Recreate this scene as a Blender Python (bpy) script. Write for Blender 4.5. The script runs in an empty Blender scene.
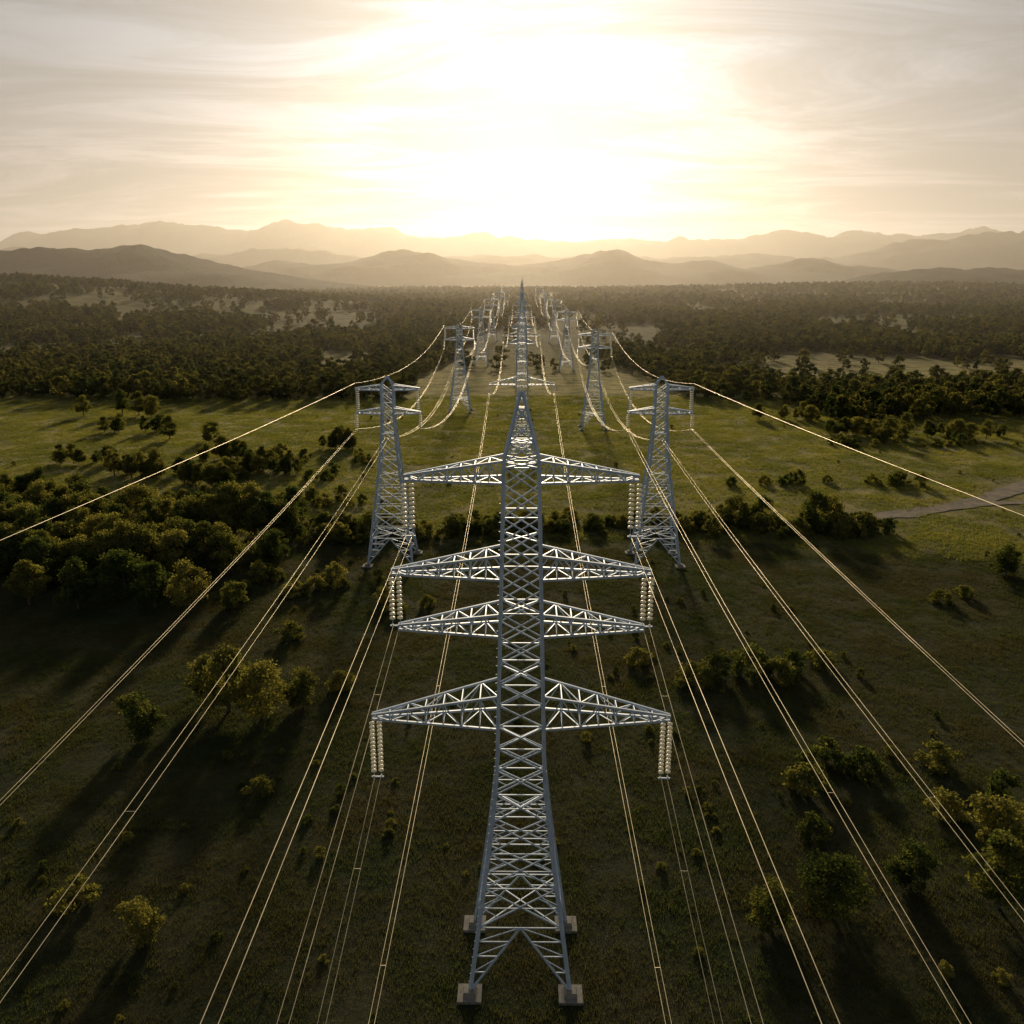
import bpy, math, random
import numpy as np
from mathutils import Vector, Matrix, noise
random.seed(7); rng=np.random.default_rng(7)
scene=bpy.context.scene
R=math.radians
H=58.2
SUN_EL=13.5

# ---------------------------------------------------------------- helpers
def link(ob,parent=None):
    scene.collection.objects.link(ob)
    if parent: ob.parent=parent
    return ob
def mesh_from(name,verts,faces,mats=(),midx=None,smooth=False):
    me=bpy.data.meshes.new(name)
    me.from_pydata([tuple(v) for v in verts],[],[tuple(f) for f in faces])
    for m in mats: me.materials.append(m)
    if midx is not None: me.polygons.foreach_set('material_index',midx)
    if smooth: me.polygons.foreach_set('use_smooth',[True]*len(me.polygons))
    me.update()
    return me
def newmat(name):
    m=bpy.data.materials.new(name); m.use_nodes=True
    nt=m.node_tree; nt.nodes.clear()
    out=nt.nodes.new('ShaderNodeOutputMaterial')
    return m,nt,out
def N(nt,t,**kw):
    n=nt.nodes.new(t)
    for k,v in kw.items(): setattr(n,k,v)
    return n
def L(nt,a,b): nt.links.new(a,b)
def mixc(nt,f,a,b,bt='MIX'):
    n=nt.nodes.new('ShaderNodeMix'); n.data_type='RGBA'; n.blend_type=bt
    for sock,val in ((n.inputs[0],f),(n.inputs[6],a),(n.inputs[7],b)):
        if isinstance(val,bpy.types.NodeSocket): L(nt,val,sock)
        elif isinstance(val,(int,float)): sock.default_value=val
        else: sock.default_value=(*val,1)
    return n.outputs[2]
def math_n(nt,op,a,b=None,clamp=False):
    n=nt.nodes.new('ShaderNodeMath'); n.operation=op; n.use_clamp=clamp
    for i,v in enumerate((a,b)):
        if v is None: continue
        if isinstance(v,bpy.types.NodeSocket): L(nt,v,n.inputs[i])
        else: n.inputs[i].default_value=v
    return n.outputs[0]
def ramp(nt,fac,stops):
    n=nt.nodes.new('ShaderNodeValToRGB'); L(nt,fac,n.inputs[0])
    e=n.color_ramp.elements
    while len(e)<len(stops): e.new(0.5)
    for el,(p,c) in zip(e,stops):
        el.position=p; el.color=(*c,1) if not isinstance(c,(int,float)) else (c,c,c,1)
    return n.outputs[0]
def noise_n(nt,vec,scale,detail=4,rough=.55,dist=0):
    n=nt.nodes.new('ShaderNodeTexNoise'); n.inputs['Scale'].default_value=scale
    n.inputs['Detail'].default_value=detail; n.inputs['Roughness'].default_value=rough
    n.inputs['Distortion'].default_value=dist
    if vec: L(nt,vec,n.inputs['Vector'])
    return n.outputs[0]
def maprange(nt,v,a,b,c=0,d=1,smooth=True):
    n=nt.nodes.new('ShaderNodeMapRange'); n.interpolation_type='SMOOTHSTEP' if smooth else 'LINEAR'
    L(nt,v,n.inputs[0]); 
    for i,x in zip((1,2,3,4),(a,b,c,d)): n.inputs[i].default_value=x
    return n.outputs[0]

# ---------------------------------------------------------------- materials
def mat_steel():
    m,nt,out=newmat('galvanised_steel')
    p=N(nt,'ShaderNodeBsdfPrincipled'); g=N(nt,'ShaderNodeNewGeometry')
    n=noise_n(nt,g.outputs['Position'],1.3,5)
    c=ramp(nt,n,[(.3,(.42,.53,.66)),(.7,(.64,.73,.83))])
    L(nt,c,p.inputs['Base Color']); p.inputs['Metallic'].default_value=.15
    p.inputs['Roughness'].default_value=.5
    L(nt,p.outputs[0],out.inputs[0]); return m
def mat_wire():
    m,nt,out=newmat('aluminium_conductor')
    p=N(nt,'ShaderNodeBsdfPrincipled'); g=N(nt,'ShaderNodeNewGeometry')
    n=noise_n(nt,g.outputs['Position'],.35,3)
    c=ramp(nt,n,[(.3,(.46,.39,.25)),(.7,(.80,.69,.46))])
    L(nt,c,p.inputs['Base Color']); p.inputs['Metallic'].default_value=.85
    p.inputs['Roughness'].default_value=.42
    L(nt,p.outputs[0],out.inputs[0]); return m
def mat_insul():
    m,nt,out=newmat('insulator_glass')
    p=N(nt,'ShaderNodeBsdfPrincipled'); p.inputs['Base Color'].default_value=(.92,.90,.80,1)
    p.inputs['Roughness'].default_value=.2
    t=N(nt,'ShaderNodeBsdfTranslucent'); t.inputs[0].default_value=(.98,.95,.84,1)
    mx=N(nt,'ShaderNodeMixShader'); mx.inputs[0].default_value=.6
    L(nt,p.outputs[0],mx.inputs[1]); L(nt,t.outputs[0],mx.inputs[2]); L(nt,mx.outputs[0],out.inputs[0]); return m
def mat_concrete():
    m,nt,out=newmat('concrete')
    p=N(nt,'ShaderNodeBsdfPrincipled'); g=N(nt,'ShaderNodeNewGeometry')
    n=noise_n(nt,g.outputs['Position'],2.5,6,.7)
    c=ramp(nt,n,[(.3,(.16,.15,.13)),(.7,(.32,.30,.26))])
    L(nt,c,p.inputs['Base Color']); p.inputs['Roughness'].default_value=.9
    L(nt,p.outputs[0],out.inputs[0]); return m
def mat_leaf(name,c1,c2,trans=.45,lo=.25,hi=.85,warm=(1.4,1.25,.62),c3=None,wide=.03):
    m,nt,out=newmat(name)
    g=N(nt,'ShaderNodeNewGeometry'); oi=N(nt,'ShaderNodeObjectInfo')
    n=noise_n(nt,g.outputs['Position'],.45,3)
    f=math_n(nt,'ADD',math_n(nt,'MULTIPLY',n,.7),math_n(nt,'MULTIPLY',oi.outputs['Random'],.45 if c3 is None else .1))
    f=maprange(nt,f,lo,hi)
    c=mixc(nt,f,c1,c2)
    if c3 is not None:
        nb=noise_n(nt,g.outputs['Position'],wide,5,.65,.4)
        c=mixc(nt,maprange(nt,nb,.42,.60),c,c3)
    d=N(nt,'ShaderNodeBsdfDiffuse'); L(nt,c,d.inputs[0])
    tc=mixc(nt,1.0,c,warm,'MULTIPLY')
    t=N(nt,'ShaderNodeBsdfTranslucent'); L(nt,tc,t.inputs[0])
    mx=N(nt,'ShaderNodeMixShader'); mx.inputs[0].default_value=trans
    L(nt,d.outputs[0],mx.inputs[1]); L(nt,t.outputs[0],mx.inputs[2])
    L(nt,mx.outputs[0],out.inputs[0]); return m
def mat_bark():
    m,nt,out=newmat('bark')
    p=N(nt,'ShaderNodeBsdfPrincipled'); g=N(nt,'ShaderNodeNewGeometry')
    n=noise_n(nt,g.outputs['Position'],6,5)
    L(nt,ramp(nt,n,[(.3,(.06,.045,.03)),(.7,(.14,.11,.08))]),p.inputs['Base Color'])
    p.inputs['Roughness'].default_value=.95
    L(nt,p.outputs[0],out.inputs[0]); return m
STEEL=mat_steel(); WIRE=mat_wire(); INS=mat_insul(); CONC=mat_concrete(); BARK=mat_bark()
LEAF=mat_leaf('leaves',(.060,.092,.030),(.23,.225,.072),.57)
LEAF_D=mat_leaf('leaves_forest',(.036,.056,.020),(.160,.155,.052),.55,.3,.95)
GRASS_M=mat_leaf('grass_meadow',(.16,.19,.055),(.42,.36,.13),.58,c3=(.14,.165,.055),wide=.028)
GRASS_S=mat_leaf('grass_scrub',(.054,.076,.031),(.115,.125,.052),.5,c3=(.075,.074,.037),wide=.045)

# ---------------------------------------------------------------- terrain
def terrain(x,y):
    h=0.5*math.sin(x*.021+1.3)*math.sin(y*.017)+.35*noise.noise(Vector((x*.03,y*.03,0)))
    r=min(1,math.hypot(x,y-66.5)/45); h*=r
    e=((x+1000)/620)**2+((y-1550)/480)**2
    h+=46*math.exp(-e)*(1+.18*noise.noise(Vector((x*.004,y*.004,3))))
    e=((x-1300)/900)**2+((y-2900)/600)**2
    h+=22*math.exp(-e)
    if y>600: h+=min(1,(y-600)/1500)*5*noise.noise(Vector((x*.0016,y*.0016,9)))
    return h
def axis(lo,hi,k,n):
    a=np.linspace(math.asinh(lo/k),math.asinh(hi/k),n)
    return np.sinh(a)*k
xs=axis(-22000,22000,220,261); ys=axis(-700,24000,260,300)
verts=[];faces=[]
for yy in ys:
    for xx in xs: verts.append((xx,yy,terrain(xx,yy)))
nx=len(xs)
for j in range(len(ys)-1):
    for i in range(nx-1):
        a=j*nx+i; faces.append((a,a+1,a+1+nx,a+nx))
def mat_ground():
    m,nt,out=newmat('ground_vegetation')
    g=N(nt,'ShaderNodeNewGeometry'); pos=g.outputs['Position']
    sep=N(nt,'ShaderNodeSeparateXYZ'); L(nt,pos,sep.inputs[0])
    y=sep.outputs['Y']
    n_big=noise_n(nt,pos,.012,5,.6); n_mid=noise_n(nt,pos,.09,6,.65); n_fine=noise_n(nt,pos,1.1,6,.78)
    n_w=noise_n(nt,pos,.028,5,.65,.4)
    ywob=math_n(nt,'ADD',y,math_n(nt,'MULTIPLY',math_n(nt,'SUBTRACT',n_big,.5),110))
    meadow=mixc(nt,maprange(nt,n_mid,.3,.7),(.090,.110,.036),(.28,.24,.09))
    meadow=mixc(nt,maprange(nt,n_w,.42,.60,0,.6),meadow,(.080,.095,.033))
    scrub=mixc(nt,maprange(nt,n_mid,.35,.65),(.034,.048,.021),(.072,.070,.036))
    far=mixc(nt,maprange(nt,noise_n(nt,pos,.0022,6,.7),.46,.60),(.032,.042,.017),(.11,.11,.044))
    c=mixc(nt,maprange(nt,ywob,180,225),scrub,meadow)
    c=mixc(nt,maprange(nt,ywob,460,720),c,far)
    c=mixc(nt,maprange(nt,y,2400,3600),c,(.028,.034,.017))
    c=mixc(nt,maprange(nt,n_fine,.35,.7),c,mixc(nt,.5,c,(.012,.015,.008)))
    p=N(nt,'ShaderNodeBsdfPrincipled'); L(nt,c,p.inputs['Base Color'])
    p.inputs['Roughness'].default_value=1; p.inputs['Specular IOR Level'].default_value=.05
    mm=math_n(nt,'MULTIPLY',maprange(nt,ywob,170,235,.12,.9),maprange(nt,n_mid,.3,.7,.3,1))
    mm=math_n(nt,'MULTIPLY',mm,maprange(nt,y,450,800,1,.25))
    L(nt,mm,p.inputs['Sheen Weight']); p.inputs['Sheen Roughness'].default_value=.5
    p.inputs['Sheen Tint'].default_value=(.80,.68,.30,1)
    b=N(nt,'ShaderNodeBump'); b.inputs['Strength'].default_value=1; b.inputs['Distance'].default_value=.8
    L(nt,math_n(nt,'ADD',n_fine,math_n(nt,'MULTIPLY',n_mid,2)),b.inputs['Height']); L(nt,b.outputs[0],p.inputs['Normal'])
    L(nt,p.outputs[0],out.inputs[0]); return m
link(bpy.data.objects.new('ground',mesh_from('ground',verts,faces,[mat_ground()],smooth=True)))

def mat_dirt():
    m,nt,out=newmat('dirt')
    g=N(nt,'ShaderNodeNewGeometry'); n=noise_n(nt,g.outputs['Position'],.35,7,.75)
    p=N(nt,'ShaderNodeBsdfPrincipled'); L(nt,ramp(nt,n,[(.36,(.08,.075,.04)),(.48,(.16,.125,.08)),(.7,(.30,.235,.155))]),p.inputs['Base Color'])
    p.inputs['Roughness'].default_value=1; L(nt,p.outputs[0],out.inputs[0]); return m
DIRT=mat_dirt(); ROADP=[]
def ribbon(name,pts,w):
    v=[];f=[]
    P=[]
    for a,b in zip(pts[:-1],pts[1:]):
        n=max(2,int((Vector(b)-Vector(a)).length/3))
        for i in range(n): P.append(Vector(a).lerp(Vector(b),i/n))
    P.append(Vector(pts[-1]))
    for _ in range(12):
        P=[P[0]]+[(P[i-1]+P[i]*2+P[i+1])/4 for i in range(1,len(P)-1)]+[P[-1]]
    ROADP.extend(P)
    for i,p in enumerate(P):
        d=(P[min(i+1,len(P)-1)]-P[max(i-1,0)]).normalized(); s=Vector((-d.y,d.x))
        for k in range(5):
            q=p+s*w*((k-2)/4)*(1+.7*noise.noise(Vector((p.x*.15,p.y*.15,k*3))))
            v.append((q.x,q.y,terrain(q.x,q.y)+.16))
    for i in range(len(P)-1):
        for k in range(4):
            a=i*5+k; f.append((a,a+5,a+6,a+1))
    link(bpy.data.objects.new(name,mesh_from(name,v,f,[DIRT],smooth=True)))
ribbon('dirt_road',[(74,211),(92,219),(112,226),(135,243),(165,268),(210,285)],6)
ribbon('dirt_road',[(114,229),(140,232),(175,238),(230,241)],3)
RP=np.array([(p.x,p.y) for p in ROADP])
def near_road(x,y,d): return x>60 and 190<y<300 and float(np.min(np.hypot(RP[:,0]-x,RP[:,1]-y)))<d

# ---------------------------------------------------------------- mountains
def mat_mtn():
    m,nt,out=newmat('wooded_slope')
    g=N(nt,'ShaderNodeNewGeometry'); n=noise_n(nt,g.outputs['Position'],.004,8,.7)
    p=N(nt,'ShaderNodeBsdfPrincipled'); L(nt,ramp(nt,n,[(.35,(.016,.022,.012)),(.65,(.048,.048,.028))]),p.inputs['Base Color'])
    p.inputs['Roughness'].default_value=1; p.inputs['Specular IOR Level'].default_value=.05
    b=N(nt,'ShaderNodeBump'); b.inputs['Distance'].default_value=14; L(nt,noise_n(nt,g.outputs['Position'],.03,5,.7),b.inputs['Height'])
    L(nt,b.outputs[0],p.inputs['Normal'])
    L(nt,p.outputs[0],out.inputs[0]); return m
MTN=mat_mtn()
def hills(name,yc,prof,halfdepth,nx=320,ny=36,rough=.1):
    px=np.array([p[0] for p in prof]);pz=np.array([p[1] for p in prof])
    X=np.linspace(px[0],px[-1],nx)
    Z=np.interp(X,px,pz)
    k=max(3,int(nx*.012)); ker=np.hanning(2*k+1);ker/=ker.sum()
    Z=np.convolve(np.pad(Z,k,mode='edge'),ker,'valid')
    v=[];f=[]
    for j in range(ny):
        t=(j/(ny-1))*2-1
        for i,x in enumerate(X):
            y=yc+t*halfdepth+ .12*halfdepth*noise.noise(Vector((x/halfdepth*1.3,0,yc)))
            cs=math.cos(t*math.pi/2)**1.3
            q=Vector((x/halfdepth*3,t*3,yc*.01))
            rid=noise.fractal(q,0.9,2.1,6)
            fine=noise.fractal(Vector((x*.006,t*5,yc)),.8,2,4)
            z=Z[i]*cs*(1+rid*rough*(1-cs*.6)*4)+Z[i]*.06*rid+fine*5*cs -12*(1-cs)
            v.append((x,y,z))
    for j in range(ny-1):
        for i in range(nx-1):
            a=j*nx+i; f.append((a,a+1,a+1+nx,a+nx))
    link(bpy.data.objects.new(name,mesh_from(name,v,f,[MTN],smooth=True)))
hills('hill',3600,[(-4700,45),(-3240,68),(-2403,95),(-2018,122),(-1786,149),(-1592,160),(-1400,142),(-1245,106),(-1090,80),(-858,44),(-600,16),(-300,-5)],800)
hills('hill',3900,[(1150,-5),(1375,22),(1501,66),(1710,84),(1920,82),(2104,74),(2700,92),(4500,78)],700)
hills('mountain_range',6200,[(-5000,60),(-2900,80),(-1945,110),(-1546,130),(-1213,128),(-880,200),(-612,194),(-281,130),(0,108),(320,162),(590,206),(850,132),(1186,142),(1453,85),(1852,160),(2180,118),(2518,76),(3344,95),(5000,90)],1100,nx=500)
hills('mountain_range',9000,[(-7500,200),(-5200,300),(-4300,260),(-3400,200),(-2300,290),(-1700,225),(-900,190),(-300,255),(300,205),(900,240),(1600,205),(2200,260),(2700,200),(3100,215),(3600,340),(4250,400),(4900,490),(6500,530),(8400,420)],1500,nx=500)
hills('mountain_range',13000,[(-12000,400),(-8700,450),(-7292,487),(-6454,580),(-5616,650),(-4778,760),(-3939,640),(-2822,730),(-1984,630),(-1145,500),(-307,525),(530,445),(1369,535),(2487,487),(3604,590),(4722,605),(5700,580),(7013,630),(9000,600),(12000,450)],2200,nx=600)

# ---------------------------------------------------------------- lattice towers
class Acc:
    def __init__(s): s.v=[];s.f=[]
    def beam(s,p,q,w):
        p=Vector(p);q=Vector(q);d=(q-p)
        if d.length<1e-4:return
        d.normalize(); u=d.cross(Vector((0,0,1)))
        if u.length<.05:u=d.cross(Vector((1,0,0)))
        u.normalize(); t=d.cross(u); h=w/2; b=len(s.v)
        for c in (p,q):
            for a,e in ((-h,-h),(h,-h),(h,h),(-h,h)): s.v.append(c+u*a+t*e)
        s.f+= [(b,b+1,b+5,b+4),(b+1,b+2,b+6,b+5),(b+2,b+3,b+7,b+6),(b+3,b,b+4,b+7),(b+3,b+2,b+1,b),(b+4,b+5,b+6,b+7)]
    def box(s,cx,cy,z0,z1,hx,hy,tp=1):
        b=len(s.v)
        for z,k in ((z0,1),(z1,tp)):
            for a,e in ((-1,-1),(1,-1),(1,1),(-1,1)): s.v.append(Vector((cx+a*hx*k,cy+e*hy*k,z)))
        s.f+= [(b,b+1,b+5,b+4),(b+1,b+2,b+6,b+5),(b+2,b+3,b+7,b+6),(b+3,b,b+4,b+7),(b+3,b+2,b+1,b),(b+4,b+5,b+6,b+7)]
    def lathe(s,cx,cy,prof,n=10):
        b=len(s.v)
        for r,z in prof:
            for i in range(n):
                a=2*math.pi*i/n; s.v.append(Vector((cx+r*math.cos(a),cy+r*math.sin(a),z)))
        for k in range(len(prof)-1):
            for i in range(n):
                j=(i+1)%n; s.f.append((b+k*n+i,b+k*n+j,b+(k+1)*n+j,b+(k+1)*n+i))
    def mesh(s,name,mat): return mesh_from(name,s.v,s.f,[mat])
CORN=[(-1,-1),(1,-1),(1,1),(-1,1)]
def corners(z,h): return [Vector((a*h,b*h,z)) for a,b in CORN]
def body(acc,levels,wl,wb,sub=()):
    for k in range(len(levels)-1):
        z0,h0=levels[k];z1,h1=levels[k+1];A=corners(z0,h0);B=corners(z1,h1)
        for i in range(4):
            j=(i+1)%4
            acc.beam(A[i],B[i],wl)
            if h1>.2 and (k%2==0 or h1>2.3): acc.beam(B[i],B[j],wb*.85)
            if k in sub:
                m=(B[i]+B[j])/2
                acc.beam(A[i],m,wb*1.3); acc.beam(A[j],m,wb*1.3)
                for q,c in ((i,A[i]),(j,A[j])):
                    T=B[q]
                    for t in (.3,.55,.78):
                        a=c.lerp(T,t);b2=c.lerp(m,t); acc.beam(a,b2,wb*.8)
                        acc.beam(a,c.lerp(m,t+.2 if t<.7 else 1),wb*.7)
            else:
                acc.beam(A[i],B[j],wb); acc.beam(A[j],B[i],wb)
                if (h0+h1)>4.2:
                    X=(A[i]+B[j]+A[j]+B[i])/4; ml=(A[i]+B[i])/2; mr=(A[j]+B[j])/2
                    acc.beam(ml,mr,wb*.7)
                    for s_,e_ in ((A[i],ml),(A[j],mr),(B[i],ml),(B[j],mr)):
                        acc.beam(ml if e_ is ml else mr,(s_+X)/2,wb*.6)
        if k%3==0 and h1>.5:
            acc.beam(B[0],B[2],wb*.8);acc.beam(B[1],B[3],wb*.8)
def hw_at(levels,z):
    return float(np.interp(z,[l[0] for l in levels],[l[1] for l in levels]))
def arm(acc,levels,zlo,rise,Lx,wc,wb,n=6,end=.35):
    for s in (-1,1):
        hl=hw_at(levels,zlo);hu=hw_at(levels,zlo+rise)
        lo=[(Vector((s*hl,e*hl,zlo)),Vector((s*Lx,e*.16,zlo))) for e in(-1,1)]
        up=[(Vector((s*hu,e*hu,zlo+rise)),Vector((s*Lx,e*.16,zlo+end))) for e in(-1,1)]
        for a,b in lo+up: acc.beam(a,b,wc)
        for e in (0,1):
            for k in range(n):
                t0=k/n;t1=(k+1)/n
                l0=lo[e][0].lerp(lo[e][1],t0);l1=lo[e][0].lerp(lo[e][1],t1)
                u0=up[e][0].lerp(up[e][1],t0);u1=up[e][0].lerp(up[e][1],t1)
                if k%2==0: acc.beam(l0,u1,wb)
                else: acc.beam(u0,l1,wb)
                acc.beam(l1,u1,wb)
        for ch in (lo,up):
            for k in range(n):
                t0=k/n;t1=(k+1)/n
                a0=ch[0][0].lerp(ch[0][1],t0);b1=ch[1][0].lerp(ch[1][1],t1)
                b0=ch[1][0].lerp(ch[1][1],t0);a1=ch[0][0].lerp(ch[0][1],t1)
                if k%2==0: acc.beam(a0,b1,wb)
                else: acc.beam(b0,a1,wb)
                acc.beam(a1,b1,wb)
def string(ins,st,x,y,ztop,length,r=.225,pitch=.36):
    n=int((length-.45)/pitch)
    z=ztop-.25
    st.beam((x,y,ztop),(x,y,ztop-length),.05)
    for k in range(n):
        ins.lathe(x,y,[(.06,z),(r*.7,z-.03),(r,z-.08),(r,z-.19),(r*.8,z-.20),(r*.7,z-.12),(.06,z-.11)],12)
        z-=pitch
    st.beam((x-.05,y,ztop-length+.05),(x+.05,y,ztop-length+.05),.22)
def footings(con,hw,sz,levelz=.55):
    for a,b in CORN:
        con.box(a*hw,b*hw,-.9,.45,sz,sz); con.box(a*hw,b*hw,.45,levelz+.3,sz*.55,sz*.55,.85)
def make_parts_main(armspec,topz=50):
    levels=[(.6,4.15),(6.2,3.42),(9.6,2.98),(12.6,2.6),(15.3,2.3),(17.7,2.05),(19.8,1.92)]
    z=19.8
    while z<44.5:
        z2=z+1.9; levels.append((min(z2,44.9),float(np.interp(z2,[19.8,44.9],[1.92,1.32])))); z=z2
        if z>=44.9:break
    lv2=[(44.9,1.32),(46.3,.98),(47.6,.67),(48.8,.38),(topz,.08)]
    a=Acc(); body(a,levels,.26,.11,sub=(0,)); body(a,lv2,.18,.09)
    ar=Acc();ins=Acc();st=Acc();con=Acc()
    for (zlo,rise,Lx,hang,ilen) in armspec:
        arm(ar,levels,zlo,rise,Lx,.18,.08,n=7)
        if hang:
            for s in (-1,1):
                for dy in (-.28,.28):
                    string(ins,st,s*(Lx-.25)+dy*1.05,dy*.2,zlo-.05,ilen)
                st.beam((s*(Lx-.25)-.5,0,zlo-ilen-.05),(s*(Lx-.25)+.5,0,zlo-ilen-.05),.12)
    for k in range(60):
        z=1.5+k*.72
        h=hw_at(levels,min(z,44.8)); a.beam((-h-.02,-h-.02,z),(-h-.25,-h-.1,z),.035)
    footings(con,4.2,1.0)
    return [('lattice_body',a.mesh('lattice_body',STEEL)),('crossarms',ar.mesh('crossarms',STEEL)),
            ('insulator_strings',ins.mesh('insulator_strings',INS)),('insulator_fittings',st.mesh('insulator_fittings',STEEL)),
            ('concrete_footings',con.mesh('concrete_footings',CONC))]
def make_parts_side():
    levels=[(.6,4.6),(6,3.9),(11,3.25),(15.2,2.7),(18.8,2.25),(22,1.9),(24.8,1.65),(27.2,1.45),(29.4,1.3),(31.5,1.2),(33.4,1.2),(35.2,1.2),(37,1.2)]
    a=Acc(); body(a,levels,.32,.16,sub=(0,)); body(a,[(37,1.2),(38.7,.12)],.2,.12)
    ar=Acc();ins=Acc();st=Acc();con=Acc()
    arm(ar,levels,36.0,1.0,6.5,.22,.12,n=5); arm(ar,levels,31.2,1.2,6.6,.22,.12,n=5)
    for s in (-1,1):
        ar.beam((s*6.4,0,36.1),(s*6.4,0,31.4),.16)
        string(ins,st,s*6.1,0,36,4.6,.34,.38)
        string(ins,st,s*6.5,0,31.2,3.2,.36,.38)
    footings(con,4.65,1.0)
    return [('lattice_body',a.mesh('lattice_body',STEEL)),('crossarms',ar.mesh('crossarms',STEEL)),
            ('insulator_strings',ins.mesh('insulator_strings',INS)),('insulator_fittings',st.mesh('insulator_fittings',STEEL)),
            ('concrete_footings',con.mesh('concrete_footings',CONC))]
def place_tower(name,parts,x,y,rz=0,s=1):
    e=bpy.data.objects.new(name,None); e.empty_display_size=2; link(e)
    e.location=(x,y,terrain(x,y)-.1); e.rotation_euler=(0,0,rz); e.scale=(s,s,s)
    for n,me in parts: link(bpy.data.objects.new(n,me),e)
MAIN=make_parts_main([(43.3,1.7,8.9,True,4.4),(35.8,1.9,10.1,True,4.3),(31.2,1.8,9.7,False,0),(23.4,2.8,12.1,True,5.3)])
SEC=make_parts_main([(26,2.4,10.2,True,3.0),(38.5,1.5,4.0,False,0),(43,1.3,3.2,False,0)],topz=53.8)
SIDE=make_parts_side()
place_tower('transmission_tower',MAIN,0,66.5)
for y in (280,494,720,980,1350): place_tower('transmission_tower',SEC,0,y)
for y in (181,394,607,820,1100,1500): place_tower('transmission_tower',SIDE,-27,y)
for y in (181,351,570,800,1100,1500): place_tower('transmission_tower',SIDE,28,y)

# ---------------------------------------------------------------- conductors
def power_line(paths,r=.034):
    cu=bpy.data.curves.new('power_line','CURVE'); cu.dimensions='3D'; cu.bevel_depth=r; cu.bevel_resolution=1
    cu.materials.append(WIRE)
    for pts in paths:
        sp=cu.splines.new('POLY'); sp.points.add(len(pts)-1)
        for i,p in enumerate(pts): sp.points[i].co=(*p,1)
    link(bpy.data.objects.new('power_line',cu))
def run(nodes,sags,dx=0,dz=0):
    out=[]
    for (a,b,s) in zip(nodes[:-1],nodes[1:],sags):
        n=max(6,int(abs(b[1]-a[1])/5))
        for i in range(n):
            t=i/n
            out.append((a[0]+(b[0]-a[0])*t+dx,a[1]+(b[1]-a[1])*t,a[2]+(b[2]-a[2])*t-4*s*t*(1-t)+dz))
    b=nodes[-1]; out.append((b[0]+dx,b[1],b[2]+dz)); return out
def bundle(nodes,sags,gap,r=.034):
    if gap==0: power_line([run(nodes,sags)],r)
    else:
        paths=[run(nodes,sags,-gap/2),run(nodes,sags,gap/2)]
        p0,p1=paths
        for k in range(5,len(p0)-1,9): paths.append([p0[k],p1[k]])
        power_line(paths,r)
Yl=[-150,181,394,607,820,1100,1500]; Yr=[-150,181,351,570,800,1100,1500]
for sx,cx,Y in ((-1,-27,Yl),(1,28,Yr)):
    sg=[5.5]+[9,9,9,10,12]
    bundle([(cx+sx*6.5,Y[0],54 if sx<0 else 56)]+[(cx+sx*6.5,y,37.2) for y in Y[1:]],[2]+[5,5,5,6,8],0,.023)
    bundle([(cx+sx*6.5,Y[0],30 if sx<0 else 32)]+[(cx+sx*6.5,y,28.0) for y in Y[1:]],[3.6 if sx<0 else 2.6]+sg[1:],.3,.021)
    bundle([(cx+sx*.5,Y[0],27)]+[(cx+sx*.5,y,26) for y in Y[1:]],[5.0 if sx<0 else 3.4]+sg[1:],.8 if sx<0 else .5,.024)
    if sx>0: bundle([(cx-sx*6.5,Y[0],28.0)]+[(cx-sx*6.5,y,28.0) for y in Y[1:]],[4.8]+sg[1:],.5,.024)
    else: bundle([(cx-sx*6.5,y,28.0) for y in Y[1:]],sg[1:],.4,.024)
    bundle([(sx*8.65,-150,39.3),(sx*8.65,66.5,38.8)],[1.3],.5,.018)
    bundle([(sx*9.85,-150,31.6),(sx*9.85,66.5,31.4)],[6],.5,.020)
    bundle([(sx*11.85,-150,19),(sx*11.85,66.5,18.0)],[8.5],.5,.024)
    bundle([(sx*10,-150,20),(sx*10,280,23),(sx*10,494,23),(sx*10,720,23),(sx*10,980,23)],[12,9,9,9],.4,.024)

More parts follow.
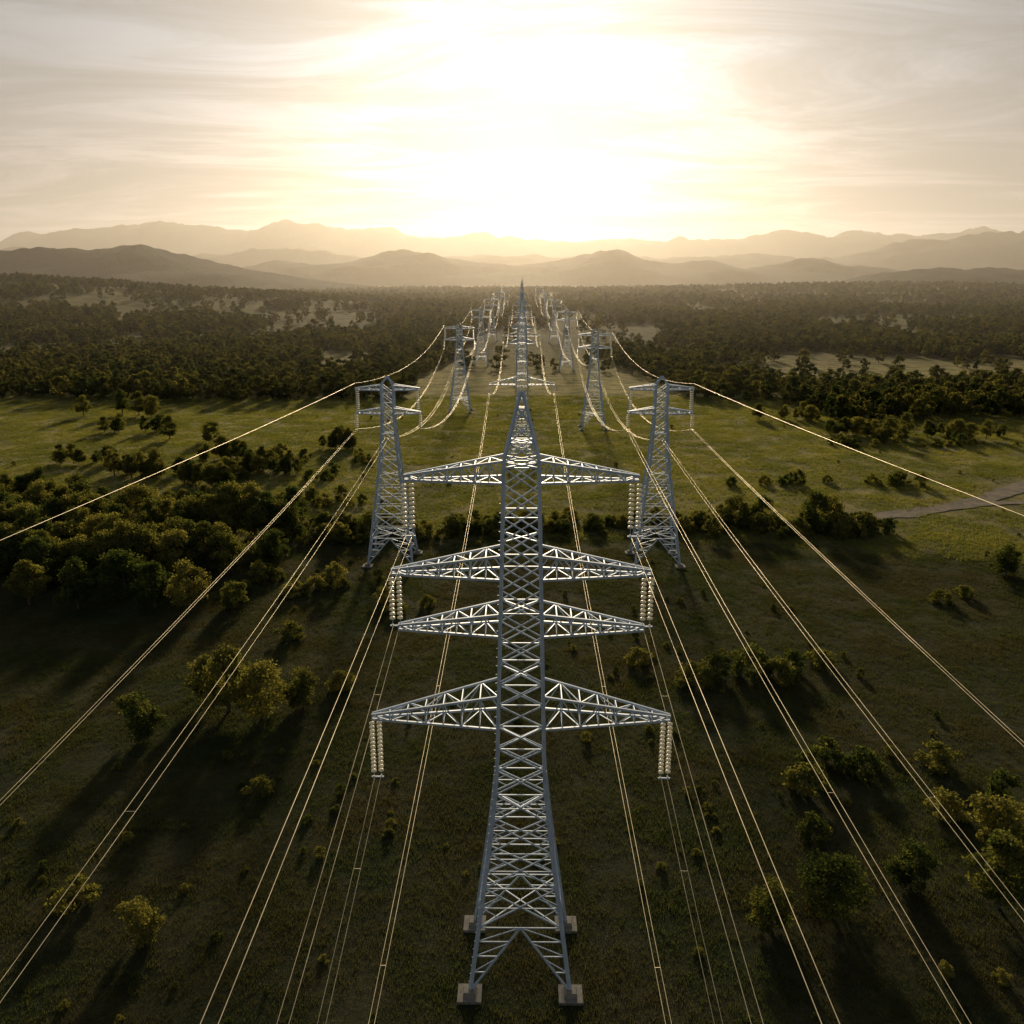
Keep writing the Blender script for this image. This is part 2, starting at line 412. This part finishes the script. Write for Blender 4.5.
# ---------------------------------------------------------------- vegetation
def tube(v,f,mi,p,q,r0,r1,n=6):
    p=Vector(p);q=Vector(q);d=(q-p).normalized();u=d.cross(Vector((0,1,0.1))).normalized();w=d.cross(u);b=len(v)
    for c,r in ((p,r0),(q,r1)):
        for i in range(n):
            a=2*math.pi*i/n; v.append(tuple(c+u*r*math.cos(a)+w*r*math.sin(a)))
    for i in range(n):
        j=(i+1)%n; f.append((b+i,b+j,b+n+j,b+n+i)); mi.append(0)
def tree_mesh(name,height,width,nclump,nleaf,leaf,seed,leafmat,trunk=.22,shape='round'):
    r=random.Random(seed); v=[];f=[];mi=[]
    tz=height*trunk
    tube(v,f,mi,(0,0,-.4),(r.uniform(-.2,.2),r.uniform(-.2,.2),max(tz,.4)),height*.028,height*.02)
    tube(v,f,mi,(0,0,max(tz,.4)),(r.uniform(-.4,.4),r.uniform(-.4,.4),height*.8),height*.02,height*.006)
    clumps=[]
    for k in range(nclump):
        t=r.random()
        z=tz+(height-tz)*(.08+.86*t)
        if shape=='round': prof=math.sin(math.pi*min(1,(.18+.80*t)))**.7
        else: prof=math.cos(t*math.pi/2)**.6
        a=r.uniform(0,2*math.pi); rad=width/2*prof*math.sqrt(r.uniform(.15,1))*(.85+.3*math.sin(a*2+seed)*math.cos(a*3))
        c=Vector((rad*math.cos(a),rad*math.sin(a),z)); cr=width*r.uniform(.10,.2)
        clumps.append((c,cr))
        if k%3==0: tube(v,f,mi,(0,0,max(.3,z*.55)),c,height*.009,height*.003,4)
    for k in range(nleaf):
        c,cr=clumps[r.randrange(nclump)]
        d=Vector((r.gauss(0,1),r.gauss(0,1),r.gauss(0,1)));d.normalize()
        p=c+d*cr*(r.random()**.45)*r.choice((1,1,1,1.25)); p.z=c.z+(p.z-c.z)*.75
        if p.z<.1:p.z=.1+r.random()*.4
        n=(d*.8+Vector((r.gauss(0,.6),r.gauss(0,.6),r.gauss(0,.6)+.3))).normalized()
        u=n.orthogonal().normalized();w=n.cross(u);a=r.uniform(0,6.28)
        u,w=u*math.cos(a)+w*math.sin(a),w*math.cos(a)-u*math.sin(a)
        s=leaf*r.uniform(.6,1.3);b=len(v)
        v+= [tuple(p-u*s*.6),tuple(p-w*s*.35+n*.1*s),tuple(p+u*s*.6),tuple(p+w*s*.35-n*.1*s)]
        f.append((b,b+1,b+2,b+3));mi.append(1)
    return mesh_from(name,v,f,[BARK,leafmat],mi)
TREES=[tree_mesh('tree_mesh',9,8.0,38,5200,.40,11,LEAF,.16),tree_mesh('tree_mesh',10,7.0,36,5200,.40,12,LEAF,.2),
       tree_mesh('tree_mesh',8,7.5,34,4800,.40,13,LEAF,.1),tree_mesh('tree_mesh',11,8.2,42,5600,.40,14,LEAF,.18),
       tree_mesh('tree_mesh',9,9.5,40,5600,.40,15,LEAF,.12)]
SHRUBS=[tree_mesh('shrub_mesh',3.2,4.5,18,2200,.27,21,LEAF,.02,'bush'),tree_mesh('shrub_mesh',2.4,4.2,14,1900,.25,22,LEAF,.02,'bush'),
        tree_mesh('shrub_mesh',4.2,4.6,22,2600,.28,23,LEAF,.05,'round')]
FAR=[tree_mesh('far_tree',9+i%3,9.0,18,620,1.05,31+i,LEAF_D,.10,'round') for i in range(6)]

def patch_mesh(name,seed,hgt,rad,n,mat,wb=.03):
    r=random.Random(seed);v=[];f=[]
    cl=[(rad*math.sqrt(r.random()),r.uniform(0,6.283),r.uniform(.25,1.1),r.uniform(.4,1.2)) for _ in range(int(n/9))]
    cl=[(q*math.cos(a),q*math.sin(a),s,h) for q,a,s,h in cl]
    for k in range(n):
        cx,cy,sp,hk=cl[r.randrange(len(cl))]
        x,y=cx+r.gauss(0,sp*.5),cy+r.gauss(0,sp*.5)
        h=hgt*hk*r.uniform(.5,1.15);b=r.uniform(0,6.28);w=wb+wb*r.random()
        lx,ly=r.gauss(0,.3)*h,r.gauss(0,.3)*h;dx,dy=w*math.cos(b),w*math.sin(b);i=len(v)
        v+=[(x-dx,y-dy,-.1),(x+dx,y+dy,-.1),(x+lx,y+ly,h)]
        f+=[(i,i+1,i+2)]
    return mesh_from(name,v,f,[mat])
def coll(name,meshes):
    c=bpy.data.collections.new(name)
    for m in meshes: c.objects.link(bpy.data.objects.new(m.name+'_template',m))
    return c
def scatter(name,pts,col,smin,smax,seed=0,tilt=.06):
    me=bpy.data.meshes.new(name); me.from_pydata([tuple(p) for p in pts],[],[])
    ob=bpy.data.objects.new(name,me); link(ob)
    ng=bpy.data.node_groups.new(name+'_gn','GeometryNodeTree')
    ng.interface.new_socket('Geometry',in_out='INPUT',socket_type='NodeSocketGeometry')
    ng.interface.new_socket('Geometry',in_out='OUTPUT',socket_type='NodeSocketGeometry')
    gi=ng.nodes.new('NodeGroupInput');go=ng.nodes.new('NodeGroupOutput')
    iop=ng.nodes.new('GeometryNodeInstanceOnPoints');ci=ng.nodes.new('GeometryNodeCollectionInfo')
    ci.inputs['Collection'].default_value=col; ci.inputs['Separate Children'].default_value=True; ci.inputs['Reset Children'].default_value=True
    iop.inputs['Pick Instance'].default_value=True
    rr=ng.nodes.new('FunctionNodeRandomValue');rr.data_type='FLOAT_VECTOR'
    rr.inputs[0].default_value=(-tilt,-tilt,0);rr.inputs[1].default_value=(tilt,tilt,6.283);rr.inputs['Seed'].default_value=seed
    rs=ng.nodes.new('FunctionNodeRandomValue');rs.data_type='FLOAT'
    rs.inputs[2].default_value=smin;rs.inputs[3].default_value=smax;rs.inputs['Seed'].default_value=seed+1
    ng.links.new(gi.outputs[0],iop.inputs['Points']);ng.links.new(ci.outputs[0],iop.inputs['Instance'])
    ng.links.new(rr.outputs[0],iop.inputs['Rotation']);ng.links.new(rs.outputs[1],iop.inputs['Scale'])
    ng.links.new(iop.outputs[0],go.inputs[0])
    mod=ob.modifiers.new('scatter','NODES');mod.node_group=ng
    return ob
C_FAR=coll('far_trees',FAR);C_TREE=coll('trees',TREES);C_SHR=coll('shrubs',SHRUBS)
C_GM=coll('grassm',[patch_mesh('meadow_patch',41+i,.6,4.6,1100,GRASS_M,.035) for i in range(5)])
C_GS=coll('grasss',[patch_mesh('scrub_patch',51+i,.40,4.2,2000,GRASS_S,.024) for i in range(6)])
def P(x,y): return (x,y,terrain(x,y)-.05)
def tree(x,y,h,k=0,name='broadleaf_tree'):
    me=TREES[k]; hh=(9,10,8,11,9)[k]
    ob=bpy.data.objects.new(name,me);link(ob);ob.location=P(x,y);s=h/hh
    ob.scale=(s*random.uniform(.95,1.25),s*random.uniform(.95,1.25),s);ob.rotation_euler=(0,0,random.uniform(0,6.28))
def shrub(x,y,h,k=0):
    me=SHRUBS[k]; hh=(3.2,2.4,4.2)[k]
    ob=bpy.data.objects.new('shrub',me);link(ob);ob.location=P(x,y);s=h/hh
    ob.scale=(s*random.uniform(.95,1.3),s*random.uniform(.95,1.3),s);ob.rotation_euler=(0,0,random.uniform(0,6.28))
for a in [(-49,104,6.4,2),(-40,112,9.0,0),(-35,110,7.8,4),(-30,113,6,2),(-44,115,7,1),(-59,150,9.5,3),(-66,152,8.5,0),(-52,152,5,2),
          (-80,152,9,0),(-90,154,8.5,1),(-74,158,9,4),(-128,322,8.5,0),(-112,318,7.5,2),(131,320,9,1),(137,322,6,0),
          (23,70,5.2,2),(29,72,6.0,4),(45,73,7.5,0),(38,76,5,2),(49,80,7,2),(52,208,8,2),(58,210,7,0),(69,205,9,0),(74,207,8,2),(97,172,6.5,2),
          (-34,68,4.2,2),(-164,382,10,0),(-172,384,11,1),(-158,380,9,2),(-186,378,9,3)]:
    tree(*a)
for a in [(25,121,3.6,0),(29,123,4,2),(34,124,4.5,0),(38,122,3.5,1),(41,126,3.5,2),(37,98,4,0),(41,97,3,1),(51,99,3.2,0),(33,93,3,1),
          (77,157,2.6,0),(83,160,2.2,1),(-26,119,2.6,1),(-22,150,2.5,1),(-25,155,3.2,0),(-17,153,2.2,1),(-38,138,3,0),(-30,92,2,1),
          (31,84,2.4,1),(47,88,3,0),(55,92,3.5,2),(18,128,2.4,1),(46,128,2.6,1),(-42,73,3,0)]:
    shrub(*a)
def ell(cx,cy,rx,ry,n):
    o=[]
    for _ in range(n):
        a=rng.uniform(0,6.283);q=math.sqrt(rng.uniform(0,1));x,y=cx+rx*q*math.cos(a),cy+ry*q*math.sin(a)
        if not near_road(x,y,6): o.append(P(x,y))
    return o
pts=ell(-98,202,34,11,64)+ell(-134,214,26,14,38)+ell(-64,202,16,6,18)+ell(-88,174,22,11,48)+ell(-114,182,20,14,38)+ell(-64,177,14,9,14)
scatter('broadleaf_thicket',pts,C_TREE,.6,1.1,3)
pts=ell(-88,252,10,5,14)+ell(-76,268,9,5,13)+ell(-112,262,12,5,16)+ell(-96,286,9,4,11)+ell(-62,306,9,4,10)+ell(-140,278,12,4,10)+ell(-150,340,14,5,7)+ell(122,335,24,5,14)+ell(168,330,20,5,10)+ell(120,372,24,5,16)
scatter('tree_clumps',pts,C_TREE,.45,.8,4)
hed=[]
for _ in range(190):
    x=rng.uniform(-48,80);hed.append(P(x,205+4*math.sin(x*.05)+rng.normal(0,3.2)))
hed+=ell(60,203,30,6,30)+ell(-45,198,16,8,26)+ell(90,252,30,4,12)+ell(-75,230,40,5,26)+ell(-40,165,16,8,14)+ell(-70,275,26,22,18)+ell(150,316,50,8,20)
scatter('shrub_hedge',hed,C_SHR,.5,1.25,5)
lo=[]
for _ in range(1100):
    y=rng.uniform(50,420);x=rng.uniform(-.6*y-15,.6*y+15)
    if abs(x)<7 and abs(y-66)<10 or near_road(x,y,6): continue
    if y>225 and rng.uniform()<.6: continue
    if noise.noise(Vector((x*.02,y*.02,5)))>.02: lo.append(P(x,y))
scatter('low_bushes',lo,C_SHR,.12,.36,6)
fp=[]
def wood(y0,y1,step,thr,out):
    y=y0
    while y<y1:
        x=-.62*y-40
        while x<.62*y+40:
            xx=x+rng.uniform(-.5,.5)*step;yy=y+rng.uniform(-.5,.5)*step
            x+=step
            cor=np.interp(yy,[0,450,600,900,1150],[60,62,52,40,0]) if xx<0 else np.interp(yy,[0,450,600,900,1150],[85,80,62,42,0])
            if abs(xx)<cor+10*noise.noise(Vector((yy*.01,0,0))) and (rng.uniform()>(.006 if yy<560 else .10) or abs(abs(xx)-27)<7 or abs(xx)<6): continue
            n=noise.noise(Vector((xx*.006,yy*.0045,1)))+.6*noise.noise(Vector((xx*.02,yy*.014,2)))
            edge=430+35*noise.noise(Vector((xx*.01,4,0)))-(50 if xx>130 else 0)
            if yy<edge: continue
            t=thr
            if yy<edge+110: t=-.6
            hill=((xx+1000)/620)**2+((yy-1550)/480)**2
            if hill<1.3: t=.13 if hill>.10 else -.15
            if n>t or rng.uniform()<.09: out.append(P(xx,yy))
        y+=step
wood(350,900,7.8,-.08,fp)
scatter('forest',fp,C_FAR,.55,1.2,8)
fp2=[];wood(900,1900,12,-.02,fp2); scatter('forest',fp2,C_FAR,.8,1.4,9)
fp3=[];wood(1900,3800,23,-.05,fp3); scatter('forest',fp3,C_FAR,1.1,1.9,10)
gm=[];gs=[]
y=40
while y<440:
    st=5.4 if y<200 else 6.6
    x=-.6*y-12
    while x<.6*y+12:
        xx=x+rng.uniform(-.4,.4)*st;yy=y+rng.uniform(-.4,.4)*st;x+=st
        w=yy+55*noise.noise(Vector((xx*.012,yy*.012,0)))
        if near_road(xx,yy,5.5): continue
        (gm if w>200 else gs).append(P(xx,yy))
    y+=st
scatter('meadow_grass',gm,C_GM,.8,1.15,11,.01)
scatter('scrub_grass',gs,C_GS,.8,1.15,12,.01)

# ---------------------------------------------------------------- haze (real air volume over the distance)
me=Acc(); me.box(0,10000,-60,760,17000,9620)
m,nt,out=newmat('haze_volume')
ad=N(nt,'ShaderNodeAddShader')
for i,(d,g_,c_) in enumerate(((.00005,.25,(1,.92,.82,1)),(.000030,.74,(1,.86,.66,1)))):
    vs=N(nt,'ShaderNodeVolumeScatter'); vs.inputs['Color'].default_value=c_
    vs.inputs['Density'].default_value=d; vs.inputs['Anisotropy'].default_value=g_
    L(nt,vs.outputs[0],ad.inputs[i])
L(nt,ad.outputs[0],out.inputs['Volume'])
link(bpy.data.objects.new('haze',me.mesh('haze',m)))

# ---------------------------------------------------------------- sky and sun
w=bpy.data.worlds.new('World');scene.world=w;w.use_nodes=True;nt=w.node_tree;nt.nodes.clear()
out=nt.nodes.new('ShaderNodeOutputWorld');bg=nt.nodes.new('ShaderNodeBackground')
sky=nt.nodes.new('ShaderNodeTexSky');sky.sky_type='NISHITA';sky.sun_disc=False
sky.sun_elevation=R(SUN_EL);sky.sun_rotation=0;sky.dust_density=2;sky.air_density=1;sky.ozone_density=1
tc=nt.nodes.new('ShaderNodeTexCoord');sp=nt.nodes.new('ShaderNodeSeparateXYZ');L(nt,tc.outputs['Generated'],sp.inputs[0])
zz=math_n(nt,'ADD',math_n(nt,'MAXIMUM',sp.outputs[2],0.0),.09)
cx=math_n(nt,'DIVIDE',sp.outputs[0],zz);cy=math_n(nt,'DIVIDE',sp.outputs[1],zz)
cb=nt.nodes.new('ShaderNodeCombineXYZ');L(nt,math_n(nt,'MULTIPLY',cx,.6),cb.inputs[0]);L(nt,math_n(nt,'MULTIPLY',cy,1.2),cb.inputs[1])
n1=noise_n(nt,cb.outputs[0],1.1,9,.68,1.0)
msk=maprange(nt,n1,.38,.64,.60,.97)
lum=nt.nodes.new('ShaderNodeRGBToBW');L(nt,sky.outputs[0],lum.inputs[0])
cc=nt.nodes.new('ShaderNodeCombineColor')
lv=math_n(nt,'MULTIPLY',lum.outputs[0],maprange(nt,n1,.38,.64,.58,1.40))
for i,(k0,k1) in enumerate(((1.45,.98),(.99,.99),(.62,.98))):
    L(nt,math_n(nt,'MULTIPLY',lv,maprange(nt,sp.outputs[2],0,.24,k0,k1)),cc.inputs[i])
col=mixc(nt,msk,sky.outputs[0],cc.outputs[0])
# soft highlight shoulder so the bright part of the sky keeps its gradient
sc=nt.nodes.new('ShaderNodeSeparateColor');L(nt,col,sc.inputs[0]);c2=nt.nodes.new('ShaderNodeCombineColor')
for i in range(3):
    v=math_n(nt,'MULTIPLY',sc.outputs[i],.10)
    a=math_n(nt,'MULTIPLY',math_n(nt,'DIVIDE',v,math_n(nt,'ADD',v,.4)),4.6)
    v2=math_n(nt,'MULTIPLY',v,v)
    b=math_n(nt,'MULTIPLY',math_n(nt,'DIVIDE',v2,math_n(nt,'ADD',v2,24.0)),10.0)
    L(nt,math_n(nt,'ADD',a,b),c2.inputs[i])
L(nt,c2.outputs[0],bg.inputs[0]);bg.inputs[1].default_value=.11;L(nt,bg.outputs[0],out.inputs[0])
sd=bpy.data.lights.new('sun','SUN');sd.energy=4.4;sd.angle=R(4);sd.color=(1,.79,.52)
so=bpy.data.objects.new('sun',sd);link(so)
so.rotation_euler=Vector((0,-math.cos(R(SUN_EL)),-math.sin(R(SUN_EL)))).to_track_quat('-Z','Y').to_euler()
scene.view_settings.view_transform='Standard';scene.view_settings.look='None';scene.view_settings.exposure=0

# ---------------------------------------------------------------- camera
cd=bpy.data.cameras.new('camera');cd.sensor_width=36;cd.lens=31.64;cd.clip_end=60000;cd.clip_start=.5
co=bpy.data.objects.new('camera',cd);link(co);co.location=(0,0,H);co.rotation_euler=(R(90-14.75),0,R(.62))
scene.camera=co
print('pts',len(fp),len(fp2),len(fp3),len(gm),len(gs))
